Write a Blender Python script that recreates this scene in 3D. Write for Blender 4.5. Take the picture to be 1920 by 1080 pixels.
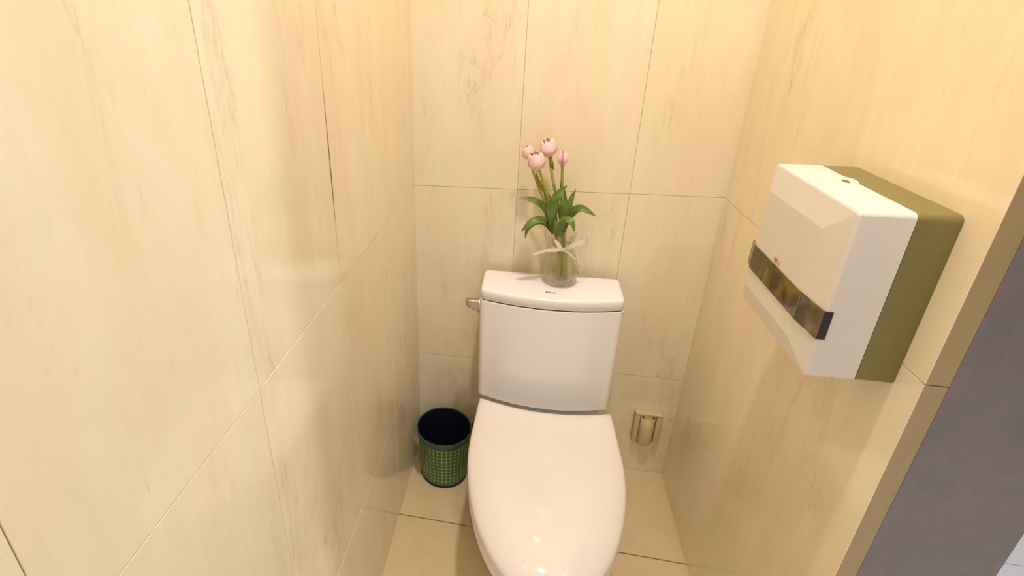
import bpy, bmesh, math, random
from mathutils import Vector, Matrix
random.seed(4)
scn = bpy.context.scene
for o in list(bpy.data.objects): bpy.data.objects.remove(o)
C = scn.collection

# ------------------------------------------------------------------ camera
cd = bpy.data.cameras.new('camera'); cam = bpy.data.objects.new('camera', cd); C.objects.link(cam)
R_ = Vector((0.976844, 0.212741, -0.022747)); U_ = Vector((-0.065928, 0.400442, 0.913947)); F_ = Vector((-0.203543, 0.891284, -0.405195))
m = Matrix.Identity(4)
for i in range(3):
    m[i][0] = R_[i]; m[i][1] = U_[i]; m[i][2] = -F_[i]
m[0][3], m[1][3], m[2][3] = 0.026754, -1.42572, 1.411649
cam.matrix_world = m
cd.sensor_width = 36.0; cd.lens = 958.82 / 1920 * 36.0
cd.shift_x = (960 - 780.51) / 1920; cd.shift_y = (472.16 - 540) / 1920
cd.clip_start = 0.01
scn.camera = cam

# ------------------------------------------------------------------ world, exposure
w = bpy.data.worlds.new('world'); scn.world = w; w.use_nodes = True
w.node_tree.nodes['Background'].inputs[0].default_value = (1.0, 0.9, 0.78, 1)
w.node_tree.nodes['Background'].inputs[1].default_value = 0.05
scn.view_settings.view_transform = 'Standard'; scn.view_settings.look = 'None'
scn.view_settings.gamma = 1.0; scn.view_settings.use_curve_mapping = False
scn.view_settings.exposure = 0.07

# ceiling downlights: (position, watts, colour, radius of the glowing disc)
WARM = (1.0, 0.935, 0.955); COOL = (0.84, 0.90, 1.0)
LAMPS = [((0.13, -0.755, 3.0), 24, WARM, 0.05, 'warm round downlight in the ceiling over the toilet stall'),
         ((0.31, -1.68, 3.0), 3.5, WARM, 0.04, 'warm round downlight in the ceiling just outside the stall'),
         ((0.60, -3.0, 3.0), 10, WARM, 0.05, 'warm round downlight in the ceiling at the rear wall'),
         ((2.05, -0.73, 3.0), 42, COOL, 0.06, 'cool white round downlight beyond the right tiled wall')]

# ------------------------------------------------------------------ helpers
def link_obj(name, me, mat=None, parent=None):
    o = bpy.data.objects.new(name, me); C.objects.link(o)
    if mat and not me.materials: me.materials.append(mat)
    if parent: o.parent = parent
    return o
def from_bm(name, bm, mat, parent=None, smooth=False, recalc=True):
    if recalc: bmesh.ops.recalc_face_normals(bm, faces=bm.faces)
    me = bpy.data.meshes.new(name); bm.to_mesh(me); bm.free()
    if smooth:
        for p in me.polygons: p.use_smooth = True
    return link_obj(name, me, mat, parent)
def tag(o, label, cat, group=None):
    o['label'] = label; o['category'] = cat
    if group: o['group'] = group
    return o
def struct(o, label=None):
    o['kind'] = 'structure'
    if label: o['label'] = label
    return o
def thing(name, label, cat, loc=(0, 0, 0), group=None):
    o = bpy.data.objects.new(name, None); C.objects.link(o); o.location = loc; o.empty_display_size = 0.02
    return tag(o, label, cat, group)
def part(name, bm, mat, root, smooth=False, auto=None):
    """mesh given in world coordinates, parented to an Empty at root.location"""
    base = root
    off = Vector((0, 0, 0))
    while base: off += Vector(base.location); base = base.parent
    bmesh.ops.translate(bm, verts=bm.verts, vec=-off)
    o = from_bm(name, bm, mat, root, smooth)
    if auto is not None:
        o.data.set_sharp_from_angle(angle=auto)
    return o
def bm_box(x0, x1, y0, y1, z0, z1, bevel=0, seg=2, bm=None):
    b = bmesh.new()
    vs = [b.verts.new(v) for v in ((x0,y0,z0),(x1,y0,z0),(x1,y1,z0),(x0,y1,z0),(x0,y0,z1),(x1,y0,z1),(x1,y1,z1),(x0,y1,z1))]
    for f in ((3,2,1,0),(4,5,6,7),(0,1,5,4),(1,2,6,5),(2,3,7,6),(3,0,4,7)): b.faces.new([vs[i] for i in f])
    if bevel: bmesh.ops.bevel(b, geom=b.edges[:], offset=bevel, segments=seg, affect='EDGES', profile=0.5)
    return merge(b, bm)
def merge(b, bm):
    if bm is None: return b
    me = bpy.data.meshes.new('t'); b.to_mesh(me); b.free(); bm.from_mesh(me); bpy.data.meshes.remove(me)
    return bm
def loft(rings, cap0=True, cap1=True, closed=True, bm=None):
    b = bm or bmesh.new(); R = [[b.verts.new(p) for p in r] for r in rings]; n = len(rings[0])
    for a, c in zip(R, R[1:]):
        for i in range(n if closed else n - 1):
            j = (i + 1) % n; b.faces.new((a[i], a[j], c[j], c[i]))
    if cap0: b.faces.new(R[0][::-1])
    if cap1: b.faces.new(R[-1])
    return b
def circle(cx, cy, z, r, n=48): return [(cx + r*math.cos(2*math.pi*i/n), cy + r*math.sin(2*math.pi*i/n), z) for i in range(n)]
def lathe(cx, cy, prof, n=48, mod=None):
    rings = []
    for r, z in prof:
        rings.append([(cx + (r + (mod(2*math.pi*i/n, z) if mod else 0))*math.cos(2*math.pi*i/n),
                       cy + (r + (mod(2*math.pi*i/n, z) if mod else 0))*math.sin(2*math.pi*i/n), z) for i in range(n)])
    return rings
def spline(pts, n):
    """Catmull-Rom resample"""
    P = [Vector(p) for p in pts]; P = [2*P[0]-P[1]] + P + [2*P[-1]-P[-2]]
    out = []; m_ = len(P) - 3
    for k in range(n + 1):
        t = k / n * m_; i = min(int(t), m_ - 1); u = t - i
        a, b, c, d = P[i:i+4]
        out.append(0.5*((2*b) + (c-a)*u + (2*a-5*b+4*c-d)*u*u + (3*b-a-3*c+d)*u**3))
    return out
def tube(pts, rad, n=10, bm=None):
    P = [Vector(p) for p in pts]; rings = []; up = Vector((0.3, 1, 0.2)).normalized()
    for i, p in enumerate(P):
        t = (P[min(i+1, len(P)-1)] - P[max(i-1, 0)]).normalized()
        a = t.cross(up).normalized(); b = t.cross(a).normalized(); r = rad[i] if isinstance(rad, (list, tuple)) else rad
        rings.append([p + a*r*math.cos(2*math.pi*k/n) + b*r*math.sin(2*math.pi*k/n) for k in range(n)])
    return loft(rings, bm=bm)

# ------------------------------------------------------------------ materials
def new_mat(name):
    m_ = bpy.data.materials.new(name); m_.use_nodes = True; nt = m_.node_tree
    return m_, nt, nt.nodes['Principled BSDF']
def plain(name, col, rough=0.5, metal=0, spec=0.5, noise=0.0, scale=30, bump=0.0, coat=0, trans=0, ior=1.45, sub=0):
    m_, nt, b = new_mat(name)
    b.inputs['Base Color'].default_value = (*col, 1); b.inputs['Roughness'].default_value = rough; b.inputs['Metallic'].default_value = metal
    b.inputs['Specular IOR Level'].default_value = spec; b.inputs['Coat Weight'].default_value = coat; b.inputs['Coat Roughness'].default_value = 0.05
    b.inputs['Transmission Weight'].default_value = trans; b.inputs['IOR'].default_value = ior
    if sub: b.inputs['Subsurface Weight'].default_value = sub; b.inputs['Subsurface Scale'].default_value = 0.005
    tc = nt.nodes.new('ShaderNodeTexCoord'); n = nt.nodes.new('ShaderNodeTexNoise'); n.inputs['Scale'].default_value = scale; n.inputs['Detail'].default_value = 4
    nt.links.new(tc.outputs['Object'], n.inputs['Vector'])
    mx = nt.nodes.new('ShaderNodeMix'); mx.data_type = 'RGBA'
    mx.inputs['A'].default_value = (*col, 1); mx.inputs['B'].default_value = (*[c*(1-noise) for c in col], 1)
    nt.links.new(n.outputs['Fac'], mx.inputs['Factor']); nt.links.new(mx.outputs['Result'], b.inputs['Base Color'])
    if bump:
        bp = nt.nodes.new('ShaderNodeBump'); bp.inputs['Strength'].default_value = bump; bp.inputs['Distance'].default_value = 0.001
        nt.links.new(n.outputs['Fac'], bp.inputs['Height']); nt.links.new(bp.outputs['Normal'], b.inputs['Normal'])
    return m_
def stone(name, pale, mid, pink, vein, rough=0.12, vein_amt=0.5, zscale=1.0, bumpy=0.02, contrast=1.0, seed=0.0):
    """travertine-look porcelain: vertical bands, fine streaks, broken brown veins"""
    m_, nt, b = new_mat(name); L = nt.links.new; N = nt.nodes.new
    geo = N('ShaderNodeNewGeometry'); oi = N('ShaderNodeObjectInfo')
    off = N('ShaderNodeVectorMath'); off.operation = 'SCALE'; off.inputs[0].default_value = (7.1, 9.3, 13.7); L(oi.outputs['Random'], off.inputs['Scale'])
    add = N('ShaderNodeVectorMath'); add.operation = 'ADD'; L(geo.outputs['Position'], add.inputs[0]); L(off.outputs['Vector'], add.inputs[1])
    def noise(sx, sz, detail, rough_=0.6, dist=0.0):
        mp = N('ShaderNodeMapping'); mp.inputs['Scale'].default_value = (sx, sx, sz*zscale); mp.inputs['Location'].default_value = (seed, seed, seed); L(add.outputs['Vector'], mp.inputs['Vector'])
        n = N('ShaderNodeTexNoise'); n.inputs['Scale'].default_value = 1.0; n.inputs['Detail'].default_value = detail; n.inputs['Roughness'].default_value = rough_; n.inputs['Distortion'].default_value = dist
        L(mp.outputs['Vector'], n.inputs['Vector']); return n.outputs['Fac']
    def ramp(fac, a, c):
        mr = N('ShaderNodeMapRange'); mr.inputs['From Min'].default_value = a; mr.inputs['From Max'].default_value = c; L(fac, mr.inputs['Value']); return mr.outputs['Result']
    def mix(fac, A, B):
        mx = N('ShaderNodeMix'); mx.data_type = 'RGBA'
        L(fac, mx.inputs['Factor'])
        for s, v in (('A', A), ('B', B)):
            if isinstance(v, tuple): mx.inputs[s].default_value = (*v, 1)
            else: L(v, mx.inputs[s])
        return mx.outputs['Result']
    def mul(f, k):
        q = N('ShaderNodeMath'); q.operation = 'MULTIPLY'; L(f, q.inputs[0])
        if isinstance(k, (int, float)): q.inputs[1].default_value = k
        else: L(k, q.inputs[1])
        return q.outputs['Value']
    bands = ramp(noise(15, 1.3, 5, 0.62, 0.3), 0.36, 0.68)
    patch = ramp(noise(9, 4.0, 6, 0.62, 0.3), 0.44, 0.66)
    cloud = ramp(noise(34, 14, 6, 0.7, 0.4), 0.38, 0.66)
    fine = ramp(noise(150, 13, 5, 0.65, 0.2), 0.38, 0.72)
    fleck = ramp(noise(110, 16, 4, 0.6, 0.5), 0.64, 0.74)
    line = noise(11, 2.4, 7, 0.66, 0.35)
    ab = N('ShaderNodeMath'); ab.operation = 'SUBTRACT'; L(line, ab.inputs[0]); ab.inputs[1].default_value = 0.5
    ab2 = N('ShaderNodeMath'); ab2.operation = 'ABSOLUTE'; L(ab.outputs[0], ab2.inputs[0])
    vn = ramp(ab2.outputs[0], 0.016, 0.002)
    halo = ramp(ab2.outputs[0], 0.07, 0.0)
    vmask = ramp(noise(7, 2.0, 5, 0.65), 0.52, 0.66)
    vbreak = ramp(noise(30, 22, 4, 0.6), 0.44, 0.58)
    c = mix(mul(bands, 0.65*contrast), pale, mid)
    c = mix(mul(patch, 0.8*contrast), c, pink)
    c = mix(mul(cloud, 0.42*contrast), c, mid)
    c = mix(mul(fine, 0.30*contrast), c, mid)
    c = mix(mul(fleck, 0.26*vein_amt), c, vein)
    c = mix(mul(mul(halo, vmask), 0.28*vein_amt), c, vein)
    c = mix(mul(mul(mul(vn, vmask), vbreak), 0.62*vein_amt), c, vein)
    L(c, b.inputs['Base Color']); b.inputs['Roughness'].default_value = rough; b.inputs['Specular IOR Level'].default_value = 0.5
    bp = N('ShaderNodeBump'); bp.inputs['Strength'].default_value = bumpy; bp.inputs['Distance'].default_value = 0.002
    L(fine, bp.inputs['Height']); L(bp.outputs['Normal'], b.inputs['Normal'])
    return m_

M = {}
M['tile'] = stone('cream_travertine_tile', (0.895, 0.80, 0.575), (0.825, 0.705, 0.44), (0.865, 0.705, 0.49), (0.52, 0.34, 0.19), rough=0.10, vein_amt=0.62)
M['grout'] = plain('beige_grout', (0.60, 0.48, 0.31), 0.9, noise=0.2, scale=80)
M['floor_tile'] = stone('tan_floor_tile', (0.72, 0.565, 0.31), (0.63, 0.485, 0.25), (0.67, 0.505, 0.27), (0.40, 0.29, 0.17), rough=0.38, vein_amt=0.2, zscale=1, bumpy=0.05, contrast=0.8)
M['floor_grout'] = plain('brown_floor_grout', (0.22, 0.15, 0.08), 0.9, noise=0.4, scale=60)
M['grey_tile'] = stone('dark_grey_stone_tile', (0.215, 0.19, 0.19), (0.15, 0.132, 0.13), (0.225, 0.187, 0.187), (0.32, 0.29, 0.29), rough=0.38, vein_amt=0.3, zscale=3, bumpy=0.1)
M['edge'] = stone('shaded_edge_tile', (0.44, 0.335, 0.17), (0.36, 0.265, 0.12), (0.42, 0.30, 0.15), (0.25, 0.17, 0.08), rough=0.25, vein_amt=0.3)  # unlit look of the partition edge is put into these darker colours
M['plank'] = stone('pale_ash_plank', (0.90, 0.87, 0.85), (0.78, 0.74, 0.72), (0.88, 0.83, 0.82), (0.4, 0.37, 0.36), rough=0.4, vein_amt=0.5, zscale=1)
M['paint'] = plain('white_ceiling_paint', (0.88, 0.86, 0.82), 0.9, noise=0.03)
M['ceramic'] = plain('white_ceramic', (0.86, 0.83, 0.78), 0.06, noise=0.01, coat=0.4)
M['seat_plastic'] = plain('white_seat_plastic', (0.81, 0.745, 0.655), 0.06, noise=0.01, coat=0.2)
M['chrome'] = plain('brushed_nickel', (0.56, 0.50, 0.40), 0.32, metal=1, noise=0.15, scale=90)
M['dark'] = plain('dark_mark_and_shade', (0.03, 0.03, 0.03), 0.6)
M['white_plastic'] = plain('white_abs_plastic', (0.74, 0.69, 0.615), 0.35, noise=0.02)
M['olive'] = plain('smoky_olive_plastic', (0.215, 0.18, 0.055), 0.34, noise=0.15, scale=60)
M['red'] = plain('red_print', (0.62, 0.10, 0.08), 0.5)
M['cream_plastic'] = plain('aged_cream_plastic', (0.68, 0.54, 0.28), 0.35, noise=0.12, scale=40)
M['lamp_trim'] = plain('white_lamp_trim', (0.85, 0.85, 0.85), 0.4)

# ------------------------------------------------------------------ the setting
XL, XR = -0.2991, 0.5370
Z1, Z2 = 0.9786, 0.3875; TH = 0.5911
ROWS = [0.0, Z2, Z1, Z1+TH, Z1+2*TH, Z1+3*TH, 3.0]
CEIL = 3.0; YEND = -0.7765
_tile_cache = {}
def tile_mesh(wd, ht, mat, ch=0.0004, th=0.006):
    k = (round(wd, 4), round(ht, 4), mat.name)
    if k in _tile_cache: return _tile_cache[k]
    b = bmesh.new(); a, h = wd/2, ht/2
    r0 = [(-a,-h,-th),(a,-h,-th),(a,h,-th),(-a,h,-th)]; r1 = [(-a,-h,-ch),(a,-h,-ch),(a,h,-ch),(-a,h,-ch)]
    r2 = [(-a+ch,-h+ch,0),(a-ch,-h+ch,0),(a-ch,h-ch,0),(-a+ch,h-ch,0)]
    loft([r0, r1, r2], cap0=False, bm=b)
    me = bpy.data.meshes.new('tile'); b.to_mesh(me); b.free(); me.materials.append(mat); _tile_cache[k] = me
    return me
def lay(parent, origin, ux, vx, us, vs, mat, name='tile', gu=0.0011, gv=0.0013, lip=0.00035):
    """tiles between the joint positions us (along ux) and vs (along vx)"""
    ux, vx = Vector(ux), Vector(vx); nx = ux.cross(vx)
    for u0, u1 in zip(us, us[1:]):
        for v0, v1 in zip(vs, vs[1:]):
            me = tile_mesh(u1-u0-gu, v1-v0-gv, mat)
            o = link_obj(name, me, None, parent)
            c = Vector(origin) + ux*((u0+u1)/2) + vx*((v0+v1)/2) + nx*random.uniform(-lip, 0)
            tl = 0.0008 if lip else 0.0; tilt = Matrix.Rotation(random.uniform(-1, 1)*tl, 3, 'X') @ Matrix.Rotation(random.uniform(-1, 1)*tl, 3, 'Y')
            rm = Matrix((ux, vx, nx)).transposed() @ tilt
            mw = rm.to_4x4(); mw.translation = c - Vector(parent.location); o.matrix_local = mw
G = 0.0016   # grout lies this far behind the tile faces
wall_back = struct(from_bm('wall_back', bm_box(XL-0.1, XR+0.18, G, 0.12, 0, CEIL), M['grout']), 'cream stone-look tiled wall behind the toilet')
lay(wall_back, (0, 0, 0), (1,0,0), (0,0,1), [XL-0.001, 0.0, 0.3, XR+0.001], ROWS, M['tile'])
wall_left = struct(from_bm('wall_left', bm_box(XL-0.12, XL-G, -3.6, 0.12, 0, CEIL), M['grout']), 'glossy cream tiled wall along the left side')
ys = [0.001, -0.321, -0.632, -0.943, -1.255] + [-1.255-0.311*k for k in range(1, 8)]
lay(wall_left, (XL, 0, 0), (0,1,0), (0,0,1), ys[::-1], ROWS, M['tile'])
# open joint between two left-wall tiles, its grout fallen out
b = bmesh.new()
yj = -0.632
loft([[(XL+0.0004, yj-0.0003, 1.10), (XL+0.0004, yj+0.0003, 1.10)], [(XL+0.0004, yj-0.0013, 1.16), (XL+0.0004, yj+0.0009, 1.16)],
      [(XL+0.0004, yj-0.0011, 1.22), (XL+0.0004, yj+0.0008, 1.22)], [(XL+0.0004, yj-0.0003, 1.335), (XL+0.0004, yj+0.0002, 1.335)]], cap0=False, cap1=False, closed=False, bm=b)
gap = from_bm('open_joint', b, M['floor_grout'], wall_left)
wall_right = struct(from_bm('wall_right', bm_box(XR+G, 0.7165, YEND+0.008, 0.0, 0, CEIL), M['grout']), 'cream tiled partition wall on the right with dark grey end')
lay(wall_right, (XR, 0, 0), (0,-1,0), (0,0,1), [-0.001, -YEND], ROWS, M['tile'], gu=0.0006, lip=0)
# end face of the partition: cream edge tile strip, its shade painted in as tan, then dark grey cladding
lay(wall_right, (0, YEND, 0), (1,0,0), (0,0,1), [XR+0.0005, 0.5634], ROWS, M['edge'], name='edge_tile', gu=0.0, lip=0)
lay(wall_right, (0, YEND, 0), (1,0,0), (0,0,1), [0.5634, 0.7175], [0, 1.5, 3.0], M['grey_tile'], name='cladding_tile', gu=0.0004, gv=0.0006, lip=0)
wall_outer = struct(from_bm('wall_outer', bm_box(0.7166, 0.7366-0.01, YEND+0.001, 1.0, 0, CEIL), M['grey_tile']), 'dark grey outer side of the partition wall')
wall_far = struct(from_bm('wall_far', bm_box(0.7166, 3.1, 1.0, 1.1, 0, CEIL), M['grey_tile']), 'dark grey stone wall beyond the partition')
wall_east = struct(from_bm('wall_east', bm_box(3.0, 3.1, -3.6, 1.0, 0, CEIL), M['grey_tile']), 'dark grey stone wall at the far right outside the frame')
wall_front = struct(from_bm('wall_front', bm_box(XL-0.1, 3.1, -3.6, -3.5, 0, CEIL), M['paint']), 'plain pale wall behind the camera')
ceiling = struct(from_bm('ceiling', bm_box(XL-0.12, 3.1, -3.6, 1.1, CEIL, CEIL+0.1), M['paint']), 'white ceiling')
floor = struct(from_bm('floor', bm_box(XL-0.12, 3.1, -3.6, 1.1, -0.1, -0.0018), M['floor_grout']), 'tan tiled stall floor meeting pale planks outside')
def lay_floor(xs, yss, mat, name, gx, gy):
    for x0, x1 in zip(xs, xs[1:]):
        for y0, y1 in zip(yss, yss[1:]):
            o = link_obj(name, tile_mesh(x1-x0-gx, y1-y0-gy, mat), None, floor); o.location = ((x0+x1)/2, (y0+y1)/2, random.uniform(-0.0003, 0))
lay_floor([XL-0.002, 0.12, XR+0.002], [-0.93, -0.327, 0.003], M['floor_tile'], 'floor_tile', 0.002, 0.0034)
M_pl = M['plank']
lay_floor([0.7266, 1.9, 3.0], [-0.93 + 0.13*k for k in range(0, 15)] + [1.0], M_pl, 'plank', 0.002, 0.002)
lay_floor([XL, 1.0, 2.0, 3.0], [-3.5 + 0.1285*k for k in range(0, 21)], M_pl, 'plank', 0.002, 0.002)

# ------------------------------------------------------------------ lamps
def downlight(pos, watts, col, rad, label):
    t = thing('downlight', label, 'lamp', pos, 'ceiling downlights')
    x, y, z = pos
    part('trim_ring', loft(lathe(x, y, [(rad+0.018, z), (rad+0.018, z-0.003), (rad+0.012, z-0.006), (rad+0.001, z-0.006), (rad+0.001, z)], 40), False, False), M['lamp_trim'], t, True, 0.7)
    m_, nt, bs = new_mat('lamp_glow'); bs.inputs['Emission Color'].default_value = (*col, 1); bs.inputs['Emission Strength'].default_value = 20; bs.inputs['Base Color'].default_value = (0.9, 0.9, 0.9, 1)
    part('lens', loft([circle(x, y, z-0.004, rad, 40), circle(x, y, z-0.001, rad, 40)]), m_, t)
    ld = bpy.data.lights.new('downlight_beam', 'AREA'); ld.shape = 'DISK'; ld.size = 2*rad; ld.energy = watts; ld.color = col
    lo = bpy.data.objects.new('downlight_beam', ld); C.objects.link(lo); lo.parent = t; lo.location = (0, 0, -0.007)
for l in LAMPS: downlight(*l)

# ------------------------------------------------------------------ toilet
TX = 0.1096; SX = 0.1125
toilet = thing('toilet', 'white two-piece ceramic toilet with closed lid against the tiled wall', 'toilet', (TX, -0.38, 0))
def tank_ring(z, hw, yf_corner, yf_mid, yb, rc, n=10):
    """plan outline: flat rear, rounded corners, bowed front"""
    pts = []; w_ = hw - rc
    for k in range(n+1):      # rear right corner
        a = math.pi/2 - math.pi/2*k/n; pts.append((TX + hw-0.012 + 0.012*math.cos(a), yb-0.012 + 0.012*math.sin(a), z))
    for k in range(n+1):      # front right
        a = -math.pi/2*k/n; pts.append((TX + w_ + rc*math.cos(a), yf_corner + rc + rc*math.sin(a) + 0.0, z))
    m_ = 24
    for k in range(1, m_):
        u = 1 - 2*k/m_; pts.append((TX + u*w_, yf_corner + (yf_mid - yf_corner)*(1 - u*u), z))
    for k in range(n+1):
        a = -math.pi/2 - math.pi/2*k/n; pts.append((TX - w_ + rc*math.cos(a), yf_corner + rc + rc*math.sin(a), z))
    for k in range(n+1):
        a = math.pi - math.pi/2*k/n; pts.append((TX - hw+0.012 + 0.012*math.cos(a), yb-0.012 + 0.012*math.sin(a), z))
    return pts
tank_prof = []
for k in range(9):
    t = k/8; z = 0.381 + (0.6985-0.381)*t
    tank_prof.append((z, 0.1885+0.0045*t, -0.1745+0.0125*t, -0.2025+0.0155*t))
rings = [tank_ring(0.379, 0.180, -0.166, -0.194, -0.034, 0.016)] + [tank_ring(z, h, c, mdl, -0.03, 0.020) for z, h, c, mdl in tank_prof] + [tank_ring(0.6993, 0.1915, -0.1605, -0.1855, -0.032, 0.019)]
tank = part('tank', loft(rings), M['ceramic'], toilet, True, 0.6)
gap_shade = part('lid_gap_shade', loft([tank_ring(0.6985, 0.1885, -0.157, -0.182, -0.036, 0.018), tank_ring(0.7035, 0.1885, -0.157, -0.182, -0.036, 0.018)]), M['dark'], toilet)  # dark filler standing in for the shade inside the seam under the lid
lidr = [tank_ring(0.7030, 0.190, -0.159, -0.184, -0.031, 0.018), tank_ring(0.7045, 0.1918, -0.161, -0.1862, -0.029, 0.020), tank_ring(0.728, 0.1910, -0.1625, -0.188, -0.029, 0.020),
        tank_ring(0.7325, 0.1895, -0.1605, -0.186, -0.030, 0.020), tank_ring(0.7345, 0.1865, -0.158, -0.183, -0.033, 0.020), tank_ring(0.735, 0.182, -0.154, -0.178, -0.037, 0.019)]
tank_lid = part('tank_lid', loft(lidr), M['ceramic'], toilet, True, 0.9)
# dark lettering-like maker's mark on the tank lid
b = bmesh.new(); x = 0.0955
for wd, h, dy in ((0.0048, 0.0082, 0), (0.0040, 0.0064, 0.0006), (0.0042, 0.0070, -0.0002), (0.0018, 0.0046, -0.0016), (0.0048, 0.0062, -0.0010), (0.0048, 0.0068, -0.0008)):
    bm_box(x, x+wd*0.34, -0.1495+dy, -0.1495+dy+h, 0.7350, 0.7353, bm=b); bm_box(x+wd*0.34, x+wd*0.8, -0.1495+dy+h*0.35, -0.1495+dy+h*0.7, 0.7350, 0.7353, bm=b)
    if wd > 0.002: bm_box(x+wd*0.62, x+wd*0.86, -0.1495+dy, -0.1495+dy+h, 0.7350, 0.7353, bm=b)
    x += wd + 0.0004
lg = part('logo', b, M['dark'], tank_lid); lg['label'] = 'tiny dark maker mark printed on the tank lid'
# flush lever on the left side of the tank
def rrect(x, yc, zc, hy, hz, r, n=5):
    pts = []
    for cy_, cz_, a0 in ((yc+hy-r, zc+hz-r, 0), (yc-hy+r, zc+hz-r, math.pi/2), (yc-hy+r, zc-hz+r, math.pi), (yc+hy-r, zc-hz+r, 1.5*math.pi)):
        for k in range(n+1):
            a = a0 + math.pi/2*k/n; pts.append((x, cy_ + r*math.cos(a), cz_ + r*math.sin(a)))
    return pts
b = loft([rrect(-0.0800, -0.128, 0.668, 0.0135, 0.0195, 0.006), rrect(-0.093, -0.1285, 0.669, 0.0130, 0.0175, 0.006), rrect(-0.108, -0.1295, 0.672, 0.0115, 0.0140, 0.006), rrect(-0.1205, -0.1305, 0.6745, 0.0100, 0.0115, 0.005), rrect(-0.1250, -0.131, 0.675, 0.0080, 0.0090, 0.004), rrect(-0.1262, -0.131, 0.675, 0.0055, 0.0065, 0.003)])
lv = part('flush_lever', b, M['chrome'], toilet, True, 0.8); lv['label'] = 'brushed metal flush lever on the tank side'
b = loft([[(xx, -0.128 + rr*math.cos(a), 0.668 + rr*math.sin(a)) for a in [2*math.pi*k/28 for k in range(28)]] for xx, rr in ((-0.080, 0.023), (-0.0868, 0.023), (-0.0882, 0.0215))])
part('lever_collar', b, M['chrome'], lv, True, 0.7)
# seat and lid outline
HW = [(-0.245, .180), (-0.30, .1835), (-0.36, .1870), (-0.42, .1885), (-0.48, .1852), (-0.53, .1780), (-0.58, .1672), (-0.64, .1480), (-0.69, .1240), (-0.73, .0965), (-0.76, .0660), (-0.776, .0360), (-0.781, 0.0)]
def hw_at(y):
    for (a, ha), (c, hc) in zip(HW, HW[1:]):
        if a >= y >= c: return ha + (hc-ha)*(a-y)/(a-c)
    return 0
def outline(inset=0.0, rear_c=-0.250, rear_m=-0.273, pinch=0.0, front=0.0, side=1.0):
    side_pts = spline([(h*side, y + (front if y < -0.5 else 0)*(-y-0.5)/0.28, 0) for y, h in HW], 40)
    pts = []
    for v in side_pts:                       # right side, back to front
        y = v.y; h = v.x
        if pinch and y > -0.37: h -= pinch*min(1, (y+0.37)/0.10)
        pts.append((SX + max(h, 0), y))
    left = [(2*SX - x_, y_) for x_, y_ in pts[::-1]][1:]
    pts += left
    h0 = pts[0][0] - SX
    m_ = 20
    for k in range(1, m_):
        u = -1 + 2*k/m_; pts.append((SX + u*h0, -0.245 + (rear_m + 0.245)*(1 - u*u)))
    if inset:
        cxy = (SX, -0.48); out = []
        for x_, y_ in pts:
            d = math.hypot(x_-cxy[0], y_-cxy[1]); s = (d-inset)/d; out.append((cxy[0]+(x_-cxy[0])*s, cxy[1]+(y_-cxy[1])*s))
        pts = out
    return pts
def sm(t): t = max(0, min(1, t)); return t*t*(3-2*t)
def slab(pts, prof, ramp=0.0, dome=0.0):
    rings = []
    for s, z in prof:
        r = []
        for x_, y_ in pts:
            cy_ = min(max(y_, -0.60), -0.36); cx_ = SX
            px_, py_ = x_ + (cx_-x_)*s, y_ + (cy_-y_)*s
            r.append((px_, py_, z + ramp*sm((py_+0.345)/0.085) + dome*(1-(1-min(1, max(s, 0)/0.6))**2)*sm((-py_-0.30)/0.28)))
        rings.append(r)
    b = loft(rings, True, False)
    b.verts.ensure_lookup_table()
    n = len(pts); b.faces.new(b.verts[-n:])
    return b
lid = part('seat_lid', slab(outline(0.0), [(0.0, 0.4085), (0.0, 0.4165), (0.006, 0.4200), (0.018, 0.4228), (0.045, 0.4255), (0.10, 0.4280), (0.16, 0.4297), (0.22, 0.4309), (0.3, 0.4319), (0.4, 0.4326), (0.55, 0.4332), (0.75, 0.4335), (0.985, 0.4336)], 0.006, 0.020), M['seat_plastic'], toilet, True, 1.0)
lid['label'] = 'closed glossy white toilet lid'
part('seat', slab(outline(0.003), [(0.0, 0.3905), (-0.01, 0.394), (-0.01, 0.404), (0.01, 0.4072), (0.9, 0.4072)]), M['seat_plastic'], toilet, True, 0.7)
M['seam'] = plain('seam_grey', (0.50, 0.45, 0.38), 0.6)
for sd in (-1, 1):     # fine hinge seams at the shoulders of the lid
    part('hinge_seam', tube(spline([(SX + sd*0.1745, -0.318, 0.4262), (SX + sd*0.1795, -0.340, 0.4225), (SX + sd*0.1835, -0.362, 0.4198)], 8), 0.0006, 6), M['seam'], toilet, True)
# bowl with pedestal, rear deck under the tank
def bowl_ring(z, hs, yr, yf, n=64):
    pts = []
    for k in range(n):
        a = 2*math.pi*k/n; c, s = math.cos(a), math.sin(a)
        yc = (yr+yf)/2; L_ = (yr-yf)/2
        e = 2.3
        xx = hs*math.copysign(abs(c)**(2/e), c); yy = L_*math.copysign(abs(s)**(2/e), s)
        taper = 1 - 0.16*max(0, -yy/L_)**2
        pts.append((SX + xx*taper, yc + yy, z))
    return pts
b = loft([bowl_ring(0.0, 0.118, -0.06, -0.60), bowl_ring(0.012, 0.118, -0.06, -0.60), bowl_ring(0.03, 0.112, -0.065, -0.59), bowl_ring(0.12, 0.108, -0.07, -0.575), bowl_ring(0.20, 0.118, -0.08, -0.60),
          bowl_ring(0.27, 0.142, -0.12, -0.665), bowl_ring(0.32, 0.165, -0.16, -0.725), bowl_ring(0.35, 0.178, -0.19, -0.757)], True, False)
rim0 = outline(0.010); rim1 = outline(0.002)
rb = loft([[(x_, y_, 0.33) for x_, y_ in outline(0.022)], [(x_, y_, 0.352) for x_, y_ in rim0], [(x_, y_, 0.368) for x_, y_ in rim1], [(x_, y_, 0.384) for x_, y_ in rim1], [(x_, y_, 0.3895) for x_, y_ in outline(0.006)]], True, True)
merge(rb, b)
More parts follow.
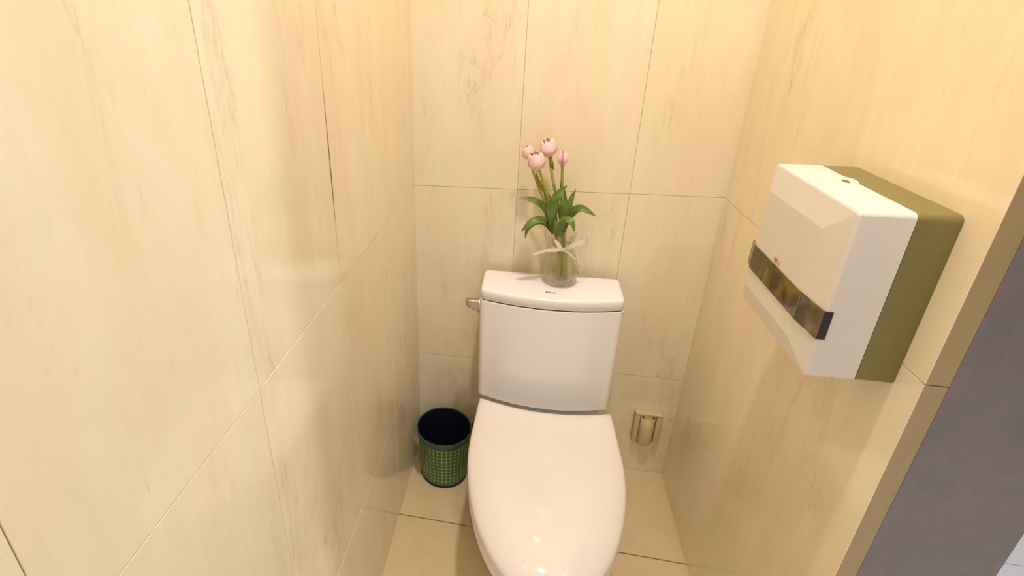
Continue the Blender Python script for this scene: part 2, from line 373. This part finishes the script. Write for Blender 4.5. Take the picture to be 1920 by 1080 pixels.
dk = loft([tank_ring(0.24, 0.11, -0.20, -0.24, -0.05, 0.03), tank_ring(0.32, 0.150, -0.24, -0.28, -0.04, 0.03), tank_ring(0.345, 0.165, -0.262, -0.285, -0.038, 0.02), tank_ring(0.352, 0.166, -0.265, -0.288, -0.036, 0.02)])
merge(loft([tank_ring(0.345, 0.12, -0.12, -0.14, -0.05, 0.02), tank_ring(0.380, 0.12, -0.12, -0.14, -0.05, 0.02)]), dk)
merge(dk, b)
part('bowl', b, M['ceramic'], toilet, True, 0.7)

# ------------------------------------------------------------------ waste bin
BX, BY = -0.190, -0.126
m_, nt, bs = new_mat('green_woven_plastic'); L = nt.links.new; N = nt.nodes.new
tc = N('ShaderNodeTexCoord'); sp = N('ShaderNodeSeparateXYZ'); L(tc.outputs['Object'], sp.inputs[0])
at = N('ShaderNodeMath'); at.operation = 'ARCTAN2'; L(sp.outputs['Y'], at.inputs[0]); L(sp.outputs['X'], at.inputs[1])
def mth(op, a, c=None):
    q = N('ShaderNodeMath'); q.operation = op
    for i, v in enumerate((a, c)):
        if v is None: continue
        if isinstance(v, (int, float)): q.inputs[i].default_value = v
        else: L(v, q.inputs[i])
    return q.outputs[0]
ca = mth('COSINE', mth('MULTIPLY', at.outputs[0], 38.0)); cz = mth('COSINE', mth('MULTIPLY', sp.outputs['Z'], 2*math.pi/0.0150))
def band(v, lo, hi):
    r_ = N('ShaderNodeMapRange'); r_.inputs['From Min'].default_value = lo; r_.inputs['From Max'].default_value = hi; L(v, r_.inputs['Value']); return r_.outputs[0]
vert, hori = band(ca, 0.62, 0.95), band(cz, 0.6, 0.95)
fac = mth('ADD', mth('MULTIPLY', vert, 0.26), mth('ADD', mth('MULTIPLY', hori, 0.22), mth('MULTIPLY', mth('MULTIPLY', vert, hori), 0.52)))
nz = N('ShaderNodeTexNoise'); nz.inputs['Scale'].default_value = 90; L(tc.outputs['Object'], nz.inputs['Vector'])
mx0 = N('ShaderNodeMix'); mx0.data_type = 'RGBA'; mx0.inputs['A'].default_value = (0.012, 0.055, 0.012, 1); mx0.inputs['B'].default_value = (0.075, 0.19, 0.03, 1); L(nz.outputs['Fac'], mx0.inputs['Factor'])
mx1 = N('ShaderNodeMix'); mx1.data_type = 'RGBA'; L(fac, mx1.inputs['Factor']); L(mx0.outputs['Result'], mx1.inputs['A']); mx1.inputs['B'].default_value = (0.58, 0.72, 0.45, 1)
L(mx1.outputs['Result'], bs.inputs['Base Color']); bs.inputs['Roughness'].default_value = 0.35
bp = N('ShaderNodeBump'); bp.inputs['Strength'].default_value = 0.6; bp.inputs['Distance'].default_value = 0.0015; L(fac, bp.inputs['Height']); L(bp.outputs['Normal'], bs.inputs['Normal'])
M['weave'] = m_
M['bin_rim'] = plain('dark_teal_plastic', (0.03, 0.10, 0.085), 0.3, noise=0.3, scale=50)
M['bin_in'] = plain('navy_liner', (0.004, 0.005, 0.014), 0.5)
wb = thing('waste_bin', 'small green woven-pattern waste bin in the corner beside the toilet', 'waste bin', (BX, BY, 0))
def bin_r(z): return 0.0785 + (0.0885-0.0785)*z/0.192
prof = [(bin_r(z), z) for z in [0.006 + 0.168*k/30 for k in range(31)]]
part('woven_shell', loft(lathe(BX, BY, prof, 96), False, False), M['weave'], wb, True)
part('base', loft(lathe(BX, BY, [(0.074, 0.0), (0.0795, 0.001), (0.0806, 0.013), (0.0785, 0.0145)], 64)), M['bin_in'], wb, True, 0.6)
part('rim_band', loft(lathe(BX, BY, [(0.0868, 0.172), (0.0885, 0.173), (0.0895, 0.187), (0.0912, 0.190), (0.0918, 0.193), (0.0905, 0.1955), (0.0880, 0.1955), (0.0868, 0.193), (0.0855, 0.172)], 72), False, False), M['bin_rim'], wb, True, 0.9)
part('liner', loft(lathe(BX, BY, [(0.0866, 0.193), (0.083, 0.16), (0.076, 0.012)], 64), False, True), M['bin_in'], wb, True, 0.6)
b = bm_box(BX+0.0905, BX+0.1015, BY+0.018, BY+0.040, 0.168, 0.194, 0.002); bm_box(BX+0.088, BX+0.094, BY+0.020, BY+0.038, 0.172, 0.190, 0.001, bm=b)
part('handle_lug', b, M['bin_in'], wb, True, 0.6)

# ------------------------------------------------------------------ paper towel dispenser
dx0, dxm, dx1 = 0.4270, 0.4893, 0.5370; dy0, dy1 = -0.7320, -0.4860; dz0, dz1 = 0.9420, 1.1900
disp = thing('paper_towel_dispenser', 'white and olive plastic paper towel dispenser on the right wall', 'dispenser', (dx1, (dy0+dy1)/2, dz0))
def yz_rect(x, y0, y1, z0, z1, r, n=6):
    pts = []
    for cy_, cz_, a0 in ((y1-r, z1-r, 0), (y0+r, z1-r, math.pi/2), (y0+r, z0+r, math.pi), (y1-r, z0+r, 1.5*math.pi)):
        for k in range(n+1):
            a = a0 + math.pi/2*k/n; pts.append((x, cy_ + r*math.cos(a), cz_ + r*math.sin(a)))
    return pts
part('back_body', loft([yz_rect(dx1-0.0002, dy0+0.0005, dy1-0.0005, dz0+0.0005, dz1-0.0005, 0.009), yz_rect(dxm+0.001, dy0+0.0005, dy1-0.0005, dz0+0.0005, dz1-0.0005, 0.009)]), M['olive'], disp, True, 0.5)
cov = loft([yz_rect(dxm, dy0, dy1, dz0, dz1, 0.008), yz_rect(dx0+0.004, dy0, dy1, dz0, dz1, 0.007), yz_rect(dx0+0.0012, dy0+0.001, dy1-0.001, dz0+0.001, dz1-0.001, 0.007), yz_rect(dx0, dy0+0.0035, dy1-0.0035, dz0+0.0035, dz1-0.0035, 0.006),
            yz_rect(dx0-0.0052, -0.680, -0.503, 0.972, 1.149, 0.001), yz_rect(dx0-0.0056, -0.678, -0.505, 0.974, 1.147, 0.001)], True, True)
cover = part('front_cover', cov, M['white_plastic'], disp, True, 0.14)
def xfront(y): # x of the cover front at the height of the window
    if y < -0.680: return dx0 - 0.0052*(y-dy0)/(-0.680-dy0)
    if y > -0.503: return dx0 - 0.0052*(dy1-y)/(dy1+0.503)
    return dx0 - 0.0055
m_, nt, bs = new_mat('smoked_window_plastic'); bs.inputs['Base Color'].default_value = (0.075, 0.048, 0.014, 1); bs.inputs['Roughness'].default_value = 0.06
tcn = nt.nodes.new('ShaderNodeTexCoord'); nn = nt.nodes.new('ShaderNodeTexNoise'); nn.inputs['Scale'].default_value = 22; nn.inputs['Detail'].default_value = 1; nn.inputs['Distortion'].default_value = 0.8
nt.links.new(tcn.outputs['Object'], nn.inputs['Vector']); rmp = nt.nodes.new('ShaderNodeValToRGB'); rmp.color_ramp.elements[0].position = 0.38; rmp.color_ramp.elements[0].color = (0.075, 0.046, 0.013, 1); rmp.color_ramp.elements[1].position = 0.62; rmp.color_ramp.elements[1].color = (0.22, 0.155, 0.035, 1)
nt.links.new(nn.outputs['Fac'], rmp.inputs[0]); nt.links.new(rmp.outputs[0], bs.inputs['Base Color'])
M['smoke'] = m_
b = bmesh.new(); ysn = [dy0-0.0012, dy0+0.004, -0.706, -0.680, -0.64, -0.60, -0.55, -0.503, -0.494, dy1+0.006]
zt, zb = 1.0492, 1.0065
out_ring = []
for y in ysn:
    xf = xfront(max(min(y, dy1), dy0)) - 0.0016
    out_ring.append([(xf, y, zb), (xf, y, zt), (xf+0.003, y, zt), (xf+0.003, y, zb)])
loft(out_ring, bm=b)
win = part('window', b, M['smoke'], disp); win['label'] = 'smoked brown see-through band across the cover'
part('window_end', bm_box(dx0-0.0008, dx0+0.0100, dy0-0.0016, dy0+0.002, zb, zt, 0.0005), plain('dark_brown_plastic', (0.022, 0.010, 0.010), 0.25), win)
part('window_rib', bm_box(xfront(-0.68)-0.0022, xfront(-0.68)-0.0006, -0.6812, -0.6795, zb+0.001, zt-0.001), M['olive'], win)
# key hole, latch bump, small red print
part('key_hole', loft([[(0.4785 + 0.0042*math.cos(a), -0.5897 + 0.0085*math.sin(a), z) for a in [2*math.pi*k/24 for k in range(24)]] for z in (1.1895, 1.1906)]), plain('key_hole_dark', (0.17, 0.14, 0.09), 0.5), cover)
part('latch_bump', loft([[(dxm-0.004 + 0.0095*math.cos(a), -0.583 + 0.020*math.sin(a), z) for a in [2*math.pi*k/32 for k in range(32)]] for z in (1.185, 1.1899, 1.1903)]), M['white_plastic'], cover, True, 0.6)
b = bmesh.new(); xr = dx0-0.0061
def bar(y0, z0, y1, z1, t=0.0006):
    bm_box(xr, xr+0.0006, min(y0, y1)-t/2, max(y0, y1)+t/2, min(z0, z1)-t/2, max(z0, z1)+t/2, bm=b)
for i, g in enumerate((((0,0,0,6),(0,6,3,6),(3,6,3,0),(3,0,0,0)), ((0,0,0,6),(0,6,3,6),(3,6,3,3),(3,3,0,3),(0,0,3,0)), ((0,0,0,6),(0,0,3,0)), ((0,0,3,0),(1.5,0,1.5,6),(0,6,3,6)))):
    for y0, z0, y1, z1 in g:
        k = 0.0011; yo = -0.5785 - i*0.0056; bar(yo - y0*k, 1.0535 + z0*k, yo - y1*k, 1.0535 + z1*k)
part('red_print', b, M['red'], cover)['label'] = 'tiny faded red print'

# ------------------------------------------------------------------ wall holder by the floor
hx, hz0, hz1 = 0.4565, 0.130, 0.258
hold = thing('wall_bracket', 'cream plastic bracket holder low on the back wall right of the toilet', 'holder', (hx, 0, hz0))
CP = M['cream_plastic']
def plate(y0, y1, pts): return loft([[(x, y0, z) for x, z in pts], [(x, y1, z) for x, z in pts]])
pl = [(hx-0.041, hz1), (hx+0.041, hz1), (hx+0.041, hz0+0.022), (hx+0.034, hz0+0.006), (hx+0.020, hz0), (hx-0.020, hz0), (hx-0.034, hz0+0.006), (hx-0.041, hz0+0.022)]
part('back_plate', plate(-0.0005, -0.008, pl), CP, hold)
for s in (-1, 1):
    xa, xb = sorted((hx+s*0.0245, hx+s*0.0405)); part('side_rail', bm_box(xa, xb, -0.022, -0.007, hz0+0.014, hz1-0.002, 0.004, 3), CP, hold, True, 0.8)
cup = []
for z, r, y in ((hz0+0.001, 0.018, -0.006), (hz0+0.004, 0.0215, -0.007), (hz0+0.02, 0.0232, -0.008), (0.205, 0.0232, -0.010), (0.226, 0.0225, -0.004), (0.236, 0.022, 0.003)):
    cup.append([(hx + r*math.cos(a), min(y - r*1.05*math.sin(a), -0.004), z) for a in [math.pi*k/24 for k in range(25)]] )
part('cup', loft(cup), CP, hold, True, 0.8)
part('top_lip', bm_box(hx-0.0405, hx+0.0405, -0.0235, -0.0070, hz1-0.004, hz1+0.002, 0.0015), CP, hold, True, 0.8)
part('clip_plate', bm_box(hx-0.022, hx+0.022, -0.0165, -0.0070, 0.224, hz1-0.003, 0.0015), plain('pale_cream_plastic', (0.82, 0.70, 0.44), 0.35), hold)
for s in (-1, 1): part('slot', bm_box(hx+s*0.0155-0.0035, hx+s*0.0155+0.0035, -0.0175, -0.0160, 0.2395, 0.2450), plain('slot_dark', (0.05, 0.03, 0.01), 0.6), hold)
part('slot', bm_box(hx-0.012, hx+0.012, -0.0175, -0.0160, 0.2495, 0.2520), bpy.data.materials['slot_dark'], hold)

# ------------------------------------------------------------------ glass vase with raffia bow
VX, VY, VZ = 0.1330, -0.0760, 0.7352
M['glass'], nt, bs = new_mat('clear_glass'); bs.inputs['Transmission Weight'].default_value = 1.0; bs.inputs['Roughness'].default_value = 0.01; bs.inputs['IOR'].default_value = 1.45; bs.inputs['Base Color'].default_value = (0.97, 0.975, 0.95, 1)
g_out = [n for n in nt.nodes if n.type == 'OUTPUT_MATERIAL'][0]; g_tr = nt.nodes.new('ShaderNodeBsdfTransparent'); g_tr.inputs[0].default_value = (0.97, 0.97, 0.93, 1)
g_mx = nt.nodes.new('ShaderNodeMixShader'); g_mx.inputs[0].default_value = 0.38; nt.links.new(bs.outputs[0], g_mx.inputs[1]); nt.links.new(g_tr.outputs[0], g_mx.inputs[2]); nt.links.new(g_mx.outputs[0], g_out.inputs[0])
vase = thing('glass_vase', 'clear pear-shaped glass vase with cut base on the toilet tank', 'vase', (VX, VY, VZ))
outer = [(0.0, 0.0), (0.030, 0.0), (0.0365, 0.002), (0.0425, 0.010), (0.0470, 0.020), (0.0488, 0.032), (0.0475, 0.048), (0.0430, 0.068), (0.0365, 0.088), (0.0310, 0.103), (0.0288, 0.112), (0.0292, 0.122), (0.0312, 0.136), (0.0335, 0.149)]
inner = [(max(r-0.0026, 0), z) for r, z in outer[::-1] if z > 0.012] + [(0.037, 0.0085), (0.0, 0.0075)]
def cut(a, z):
    zz = z - VZ; k = max(0, min(1, (0.042-zz)/0.03)) if zz > 0.001 else 0
    return 0.0030*k*(abs(math.sin(7*a + zz*90)) - abs(math.sin(7*a - zz*90)))
prof_o = spline([(r, 0, z) for r, z in outer[1:]], 44)
rings = [[(VX, VY, VZ)]*72] if False else []
rings = lathe(VX, VY, [(v.x, VZ+v.z) for v in prof_o], 84, cut)
rings += lathe(VX, VY, [(0.0332, VZ+0.1503), (0.0316, VZ+0.1500)] + [(v.x, VZ+v.z) for v in spline([(r, 0, z) for r, z in inner[1:-1]], 30)] + [(0.012, VZ+0.0078)], 84)
part('glass_body', loft(rings), M['glass'], vase, True, 0.9)
M['raffia'] = plain('pale_raffia', (0.90, 0.82, 0.70), 0.8, noise=0.2, scale=200)
def ribbon(pts, ws, tilt=Vector((0, 0, 1)), th=0.0007, n=16):
    P = spline(pts, n); W = [w_[0] for w_ in spline([(w_, 0, 0) for w_ in ws], n)]; rings = []
    for i, p in enumerate(P):
        t = (P[min(i+1, n)] - P[max(i-1, 0)]).normalized(); nrm = t.cross(tilt)
        nrm = nrm.normalized() if nrm.length > 1e-4 else Vector((0, -1, 0)); s = nrm.cross(t).normalized(); w_ = W[i]
        rings.append([p - s*w_ + nrm*th, p + s*w_ + nrm*th, p + s*w_ - nrm*th, p - s*w_ - nrm*th])
    return loft(rings)
bowv = part('bow', ribbon([(0.1305, -0.107, 0.848), (0.1108, -0.110, 0.8461), (0.0897, -0.113, 0.8447), (0.0719, -0.112, 0.8371), (0.0554, -0.110, 0.8295)], [0.0030, 0.0048, 0.0036, 0.0030, 0.0034]), M['raffia'], vase)
bowv['label'] = 'pale raffia bow tied round the vase neck'
for pts, ws in (([(0.1305, -0.107, 0.848), (0.1434, -0.110, 0.8562), (0.1587, -0.113, 0.8668), (0.1745, -0.112, 0.8725), (0.1863, -0.11, 0.8764)], [0.0020, 0.0036, 0.0062, 0.0066, 0.0045]),
                ([(0.1305, -0.106, 0.848), (0.1209, -0.108, 0.8601), (0.113, -0.108, 0.8698), (0.1084, -0.107, 0.8753)], [0.003, 0.0055, 0.0040, 0.0015]),
                ([(0.1305, -0.107, 0.848), (0.1445, -0.110, 0.843), (0.1565, -0.111, 0.8322), (0.1714, -0.108, 0.8229), (0.1796, -0.105, 0.8126)], [0.0022, 0.0030, 0.0022, 0.0008, 0.0006]),
                ([(0.1305, -0.107, 0.848), (0.1477, -0.1075, 0.8392), (0.1564, -0.109, 0.8344), (0.1668, -0.107, 0.8152), (0.1768, -0.104, 0.789)], [0.0022, 0.0028, 0.0016, 0.0006, 0.0004])):
    part('bow_end', ribbon(pts, ws, Vector((0.2, 0, 1))), M['raffia'], bowv)
b = loft([[(0.1305 + 0.006*math.cos(a)*q, -0.107 + 0.004*math.sin(a)*q, 0.848 + h) for a in [2*math.pi*k/14 for k in range(14)]] for h, q in ((-0.0055, 0.45), (-0.003, 0.95), (0, 1.0), (0.003, 0.95), (0.0055, 0.45))])
part('bow_knot', b, M['raffia'], bowv, True)
b = loft(lathe(VX, VY, [(0.0298, 0.8445), (0.0308, 0.8450), (0.0308, 0.8510), (0.0298, 0.8515)], 48), False, False)
part('neck_tie', b, M['raffia'], vase, True)

# ------------------------------------------------------------------ tulips
M['stem'] = plain('tulip_stem_green', (0.44, 0.46, 0.08), 0.45, noise=0.35, scale=60)
M['leaf'] = plain('tulip_leaf_green', (0.22, 0.32, 0.05), 0.4, noise=0.85, scale=55)
M['leaf_y'] = plain('yellowed_leaf', (0.36, 0.29, 0.05), 0.45, noise=0.35, scale=60)
M['petal'] = plain('pink_petal', (0.94, 0.63, 0.585), 0.6, noise=0.14, scale=45)
M['petal_in'] = plain('deep_pink_petal', (0.80, 0.24, 0.26), 0.6, noise=0.2, scale=60)
def leaf_bm(pts, wd, fold=0.35, side=Vector((0, -1, 0)), n=22, twist=0.0):
    P = spline(pts, n); b = bmesh.new(); rows = []
    for i, p in enumerate(P):
        s = i/n; t = (P[min(i+1, n)] - P[max(i-1, 0)]).normalized()
        a = t.cross(side).normalized(); nrm = a.cross(t).normalized()
        if twist:
            q = Matrix.Rotation(twist*s, 3, t); a = q @ a; nrm = q @ nrm
        w_ = wd*(0.50 + 0.5*math.sin(min(1, s*1.7)*math.pi/2))*(1-s**2.6)**0.9*(1 + 0.05*math.sin(s*19)) + 0.0003
        f_ = fold*(1-0.5*s)
        rows.append([p + a*w_*u - nrm*abs(u)*0 + nrm*f_*w_*u*u + nrm*0.0004*k for k, us in ((1, (-1, -0.5, 0, 0.5, 1)), (-1, (1, 0.5, 0, -0.5, -1))) for u in us])
    return loft(rows, bm=b)
def head(root, base, tip, R, mat, n=6, openness=0.25, inner=None):
    base, tip = Vector(base), Vector(tip); ax = (tip-base); H = ax.length; ax.normalize()
    e1 = ax.cross(Vector((0, 1, 0.1))).normalized(); e2 = ax.cross(e1).normalized()
    for k in range(n + 3):
        core = k >= n; a0 = 2*math.pi*k/(3 if core else n) + 0.4; lay_ = k % 2; rr = R*(0.60 if core else 1.0 if lay_ else 0.90)
        hgt = H*(0.93 if core else 1.0 if lay_ else 1.04)*random.uniform(0.95, 1.03)
        rows = []; nu, nv = 4, 9
        for j in range(nv+1):
            s = j/nv
            prof = min(1.0, (math.sin(math.pi/2*min(1, 0.12 + s*2.0)))**0.8)
            close = 1 - (1-(openness*0.45 if core else openness))*max(0, (s-0.45)/0.55)**1.7
            rad = rr*prof*close
            half = (math.pi/(3 if core else n)*(1.15 if core else 1.55))*(1-s**4.5)**0.6 + 0.02
            if inner and k == 1: half *= 0.30*(1-s**2)+0.05; rad *= 1.03
            row = []
            for th in (0.0006, -0.0006):
                for i in range(nu+1):
                    u = -1 + 2*i/nu; u = u if th > 0 else -u
                    ang = a0 + u*half
                    row.append(base + ax*(hgt*(s - 0.05*s*u*u)) + (e1*math.cos(ang) + e2*math.sin(ang))*max(rad + th - 0.04*rr*u*u, 0.0008))
            rows.append(row)
        part('petal', loft(rows), mat if not (inner and k == 1) else inner, root, True, 1.0)
def tulip(label, stem, hb, ht, R, leaves, openness=0.2, inner=None, n=6, srad=0.0045):
    t = thing('tulip', label, 'tulip', stem[-1], 'pink tulips in the glass vase')
    P = spline(stem, 30); part('stem', tube(P, [srad*(0.8 + 0.35*i/30) for i in range(31)], 10), M['stem'], t, True, 0.9)
    b_ = loft([[Vector(hb) + Vector((0.0045*q*math.cos(a), 0.0045*q*math.sin(a), h)) for a in [2*math.pi*k/12 for k in range(12)]] for h, q in ((-0.003, 0.75), (0.0, 1.2), (0.003, 0.9))])
    fh = part('flower_head', b_, M['stem'], t, True)
    head(fh, hb, ht, R, M['petal'], n, openness, inner)
    for pts, wd, fold, side, mat in leaves: part('leaf', leaf_bm(pts, wd, fold, Vector(side)), M[mat], t, True, 1.2)
    return t
FR = (0, -1, 0); UPF = (0, -0.8, 0.6)
l1 = [(0.1018, -0.085, 0.8933), (0.0921, -0.09, 0.9255), (0.0783, -0.1, 0.957), (0.0546, -0.115, 0.9815), (0.0308, -0.12, 0.9907), (0.0075, -0.12, 0.9926)]
l2 = [(0.1051, -0.085, 0.8873), (0.0899, -0.1, 0.9153), (0.069, -0.12, 0.9337), (0.0485, -0.13, 0.9332), (0.0329, -0.135, 0.9207), (0.0186, -0.13, 0.9027)]
l2b = [(0.1055, -0.08, 0.8838), (0.0849, -0.085, 0.9109), (0.0632, -0.09, 0.9192), (0.0442, -0.09, 0.9073), (0.0339, -0.09, 0.8911), (0.0312, -0.09, 0.8656)]
l3 = [(0.1122, -0.105, 0.8956), (0.099, -0.115, 0.935), (0.0947, -0.12, 0.9691), (0.1003, -0.12, 0.9983), (0.1123, -0.115, 1.0144), (0.1271, -0.11, 1.0277)]
l4 = [(0.1298, -0.09, 0.8908), (0.1279, -0.095, 0.9248), (0.1245, -0.095, 0.9621), (0.1209, -0.09, 0.9897), (0.1165, -0.085, 1.0098), (0.1109, -0.08, 1.0297)]
l5 = [(0.1296, -0.085, 0.895), (0.1337, -0.085, 0.926), (0.1368, -0.085, 0.9518), (0.1405, -0.08, 0.9727), (0.1458, -0.075, 0.9919), (0.1526, -0.07, 1.0082)]
l6 = [(0.1297, -0.08, 0.8962), (0.1351, -0.085, 0.9261), (0.1463, -0.09, 0.9496), (0.1644, -0.1, 0.9644), (0.1845, -0.105, 0.9598), (0.2072, -0.105, 0.9463)]
l7 = [(0.1208, -0.1, 0.8942), (0.1216, -0.115, 0.9244), (0.1293, -0.125, 0.9389), (0.1392, -0.135, 0.9417), (0.1478, -0.14, 0.9324), (0.1535, -0.14, 0.915)]
l8 = [(0.1102, -0.07, 0.899), (0.0988, -0.065, 0.9352), (0.0916, -0.06, 0.9561), (0.0844, -0.06, 0.9754), (0.076, -0.06, 0.993), (0.0679, -0.06, 1.0076)]
l9 = [(0.0717, -0.1, 1.0081), (0.0643, -0.1, 1.0164), (0.0568, -0.1, 1.0262), (0.0519, -0.1, 1.0375), (0.0484, -0.1, 1.0487), (0.0504, -0.1, 1.0587)]
l10 = [(0.089, -0.06, 1.0551), (0.0867, -0.066, 1.0651), (0.0845, -0.07, 1.0746), (0.0824, -0.07, 1.083), (0.0821, -0.065, 1.0888), (0.083, -0.06, 1.0947)]
tulip('front pink tulip with the lowest open bloom, leaning left', [(0.0523, -0.115, 1.0697), (0.0722, -0.105, 1.0183), (0.0941, -0.09, 0.9513), (0.1171, -0.08, 0.8798), (0.128, -0.075, 0.8225), (0.1298, -0.08, 0.7505)],
      (0.0505, -0.115, 1.0660), (0.0400, -0.118, 1.1130), 0.0225, [(l1, 0.0125, 0.4, (0, -0.7, 0.7), 'leaf'), (l3, 0.0150, 0.4, FR, 'leaf'), (l9, 0.0068, 0.5, FR, 'leaf_y'), ([(0.118, -0.098, 0.880), (0.112, -0.112, 0.905), (0.108, -0.122, 0.925), (0.104, -0.122, 0.940)], 0.0110, 0.4, FR, 'leaf')], 0.66)
tulip('tallest pale pink tulip in the middle, highest bloom', [(0.0779, -0.06, 1.0917), (0.0864, -0.062, 1.0527), (0.1006, -0.068, 0.9966), (0.1206, -0.072, 0.9236), (0.1331, -0.073, 0.8622), (0.1408, -0.07, 0.7465)],
      (0.0788, -0.06, 1.0885), (0.0685, -0.06, 1.1345), 0.0230, [(l4, 0.0120, 0.4, FR, 'leaf'), (l8, 0.0105, 0.4, FR, 'leaf'), (l10, 0.0055, 0.5, FR, 'leaf_y')], 0.62)
tulip('narrow closed pink tulip bud furthest right', [(0.1105, -0.1, 1.0774), (0.114, -0.095, 1.0342), (0.1225, -0.085, 0.9586), (0.1327, -0.078, 0.88), (0.1432, -0.072, 0.8142), (0.1498, -0.066, 0.7452)],
      (0.1107, -0.1, 1.0755), (0.1094, -0.1, 1.1170), 0.0130, [(l5, 0.0095, 0.4, FR, 'leaf'), (l6, 0.0130, 0.4, (0.2, -0.8, 0.5), 'leaf'), (l7, 0.0135, 0.3, (0.3, -0.7, 0.6), 'leaf')], 0.12, M['petal_in'])
tulip('small pink tulip furthest left, half hidden by the front bloom', [(0.0266, -0.06, 1.0832), (0.045, -0.058, 1.0356), (0.0736, -0.06, 0.9704), (0.1097, -0.066, 0.8896), (0.1248, -0.07, 0.8282), (0.1357, -0.06, 0.7450)],
      (0.0308, -0.060, 1.0800), (0.0160, -0.057, 1.1160), 0.0165, [(l2, 0.0130, 0.35, (-0.2, -0.7, 0.7), 'leaf'), (l2b, 0.0095, 0.35, (-0.3, -0.7, 0.5), 'leaf')], 0.7)
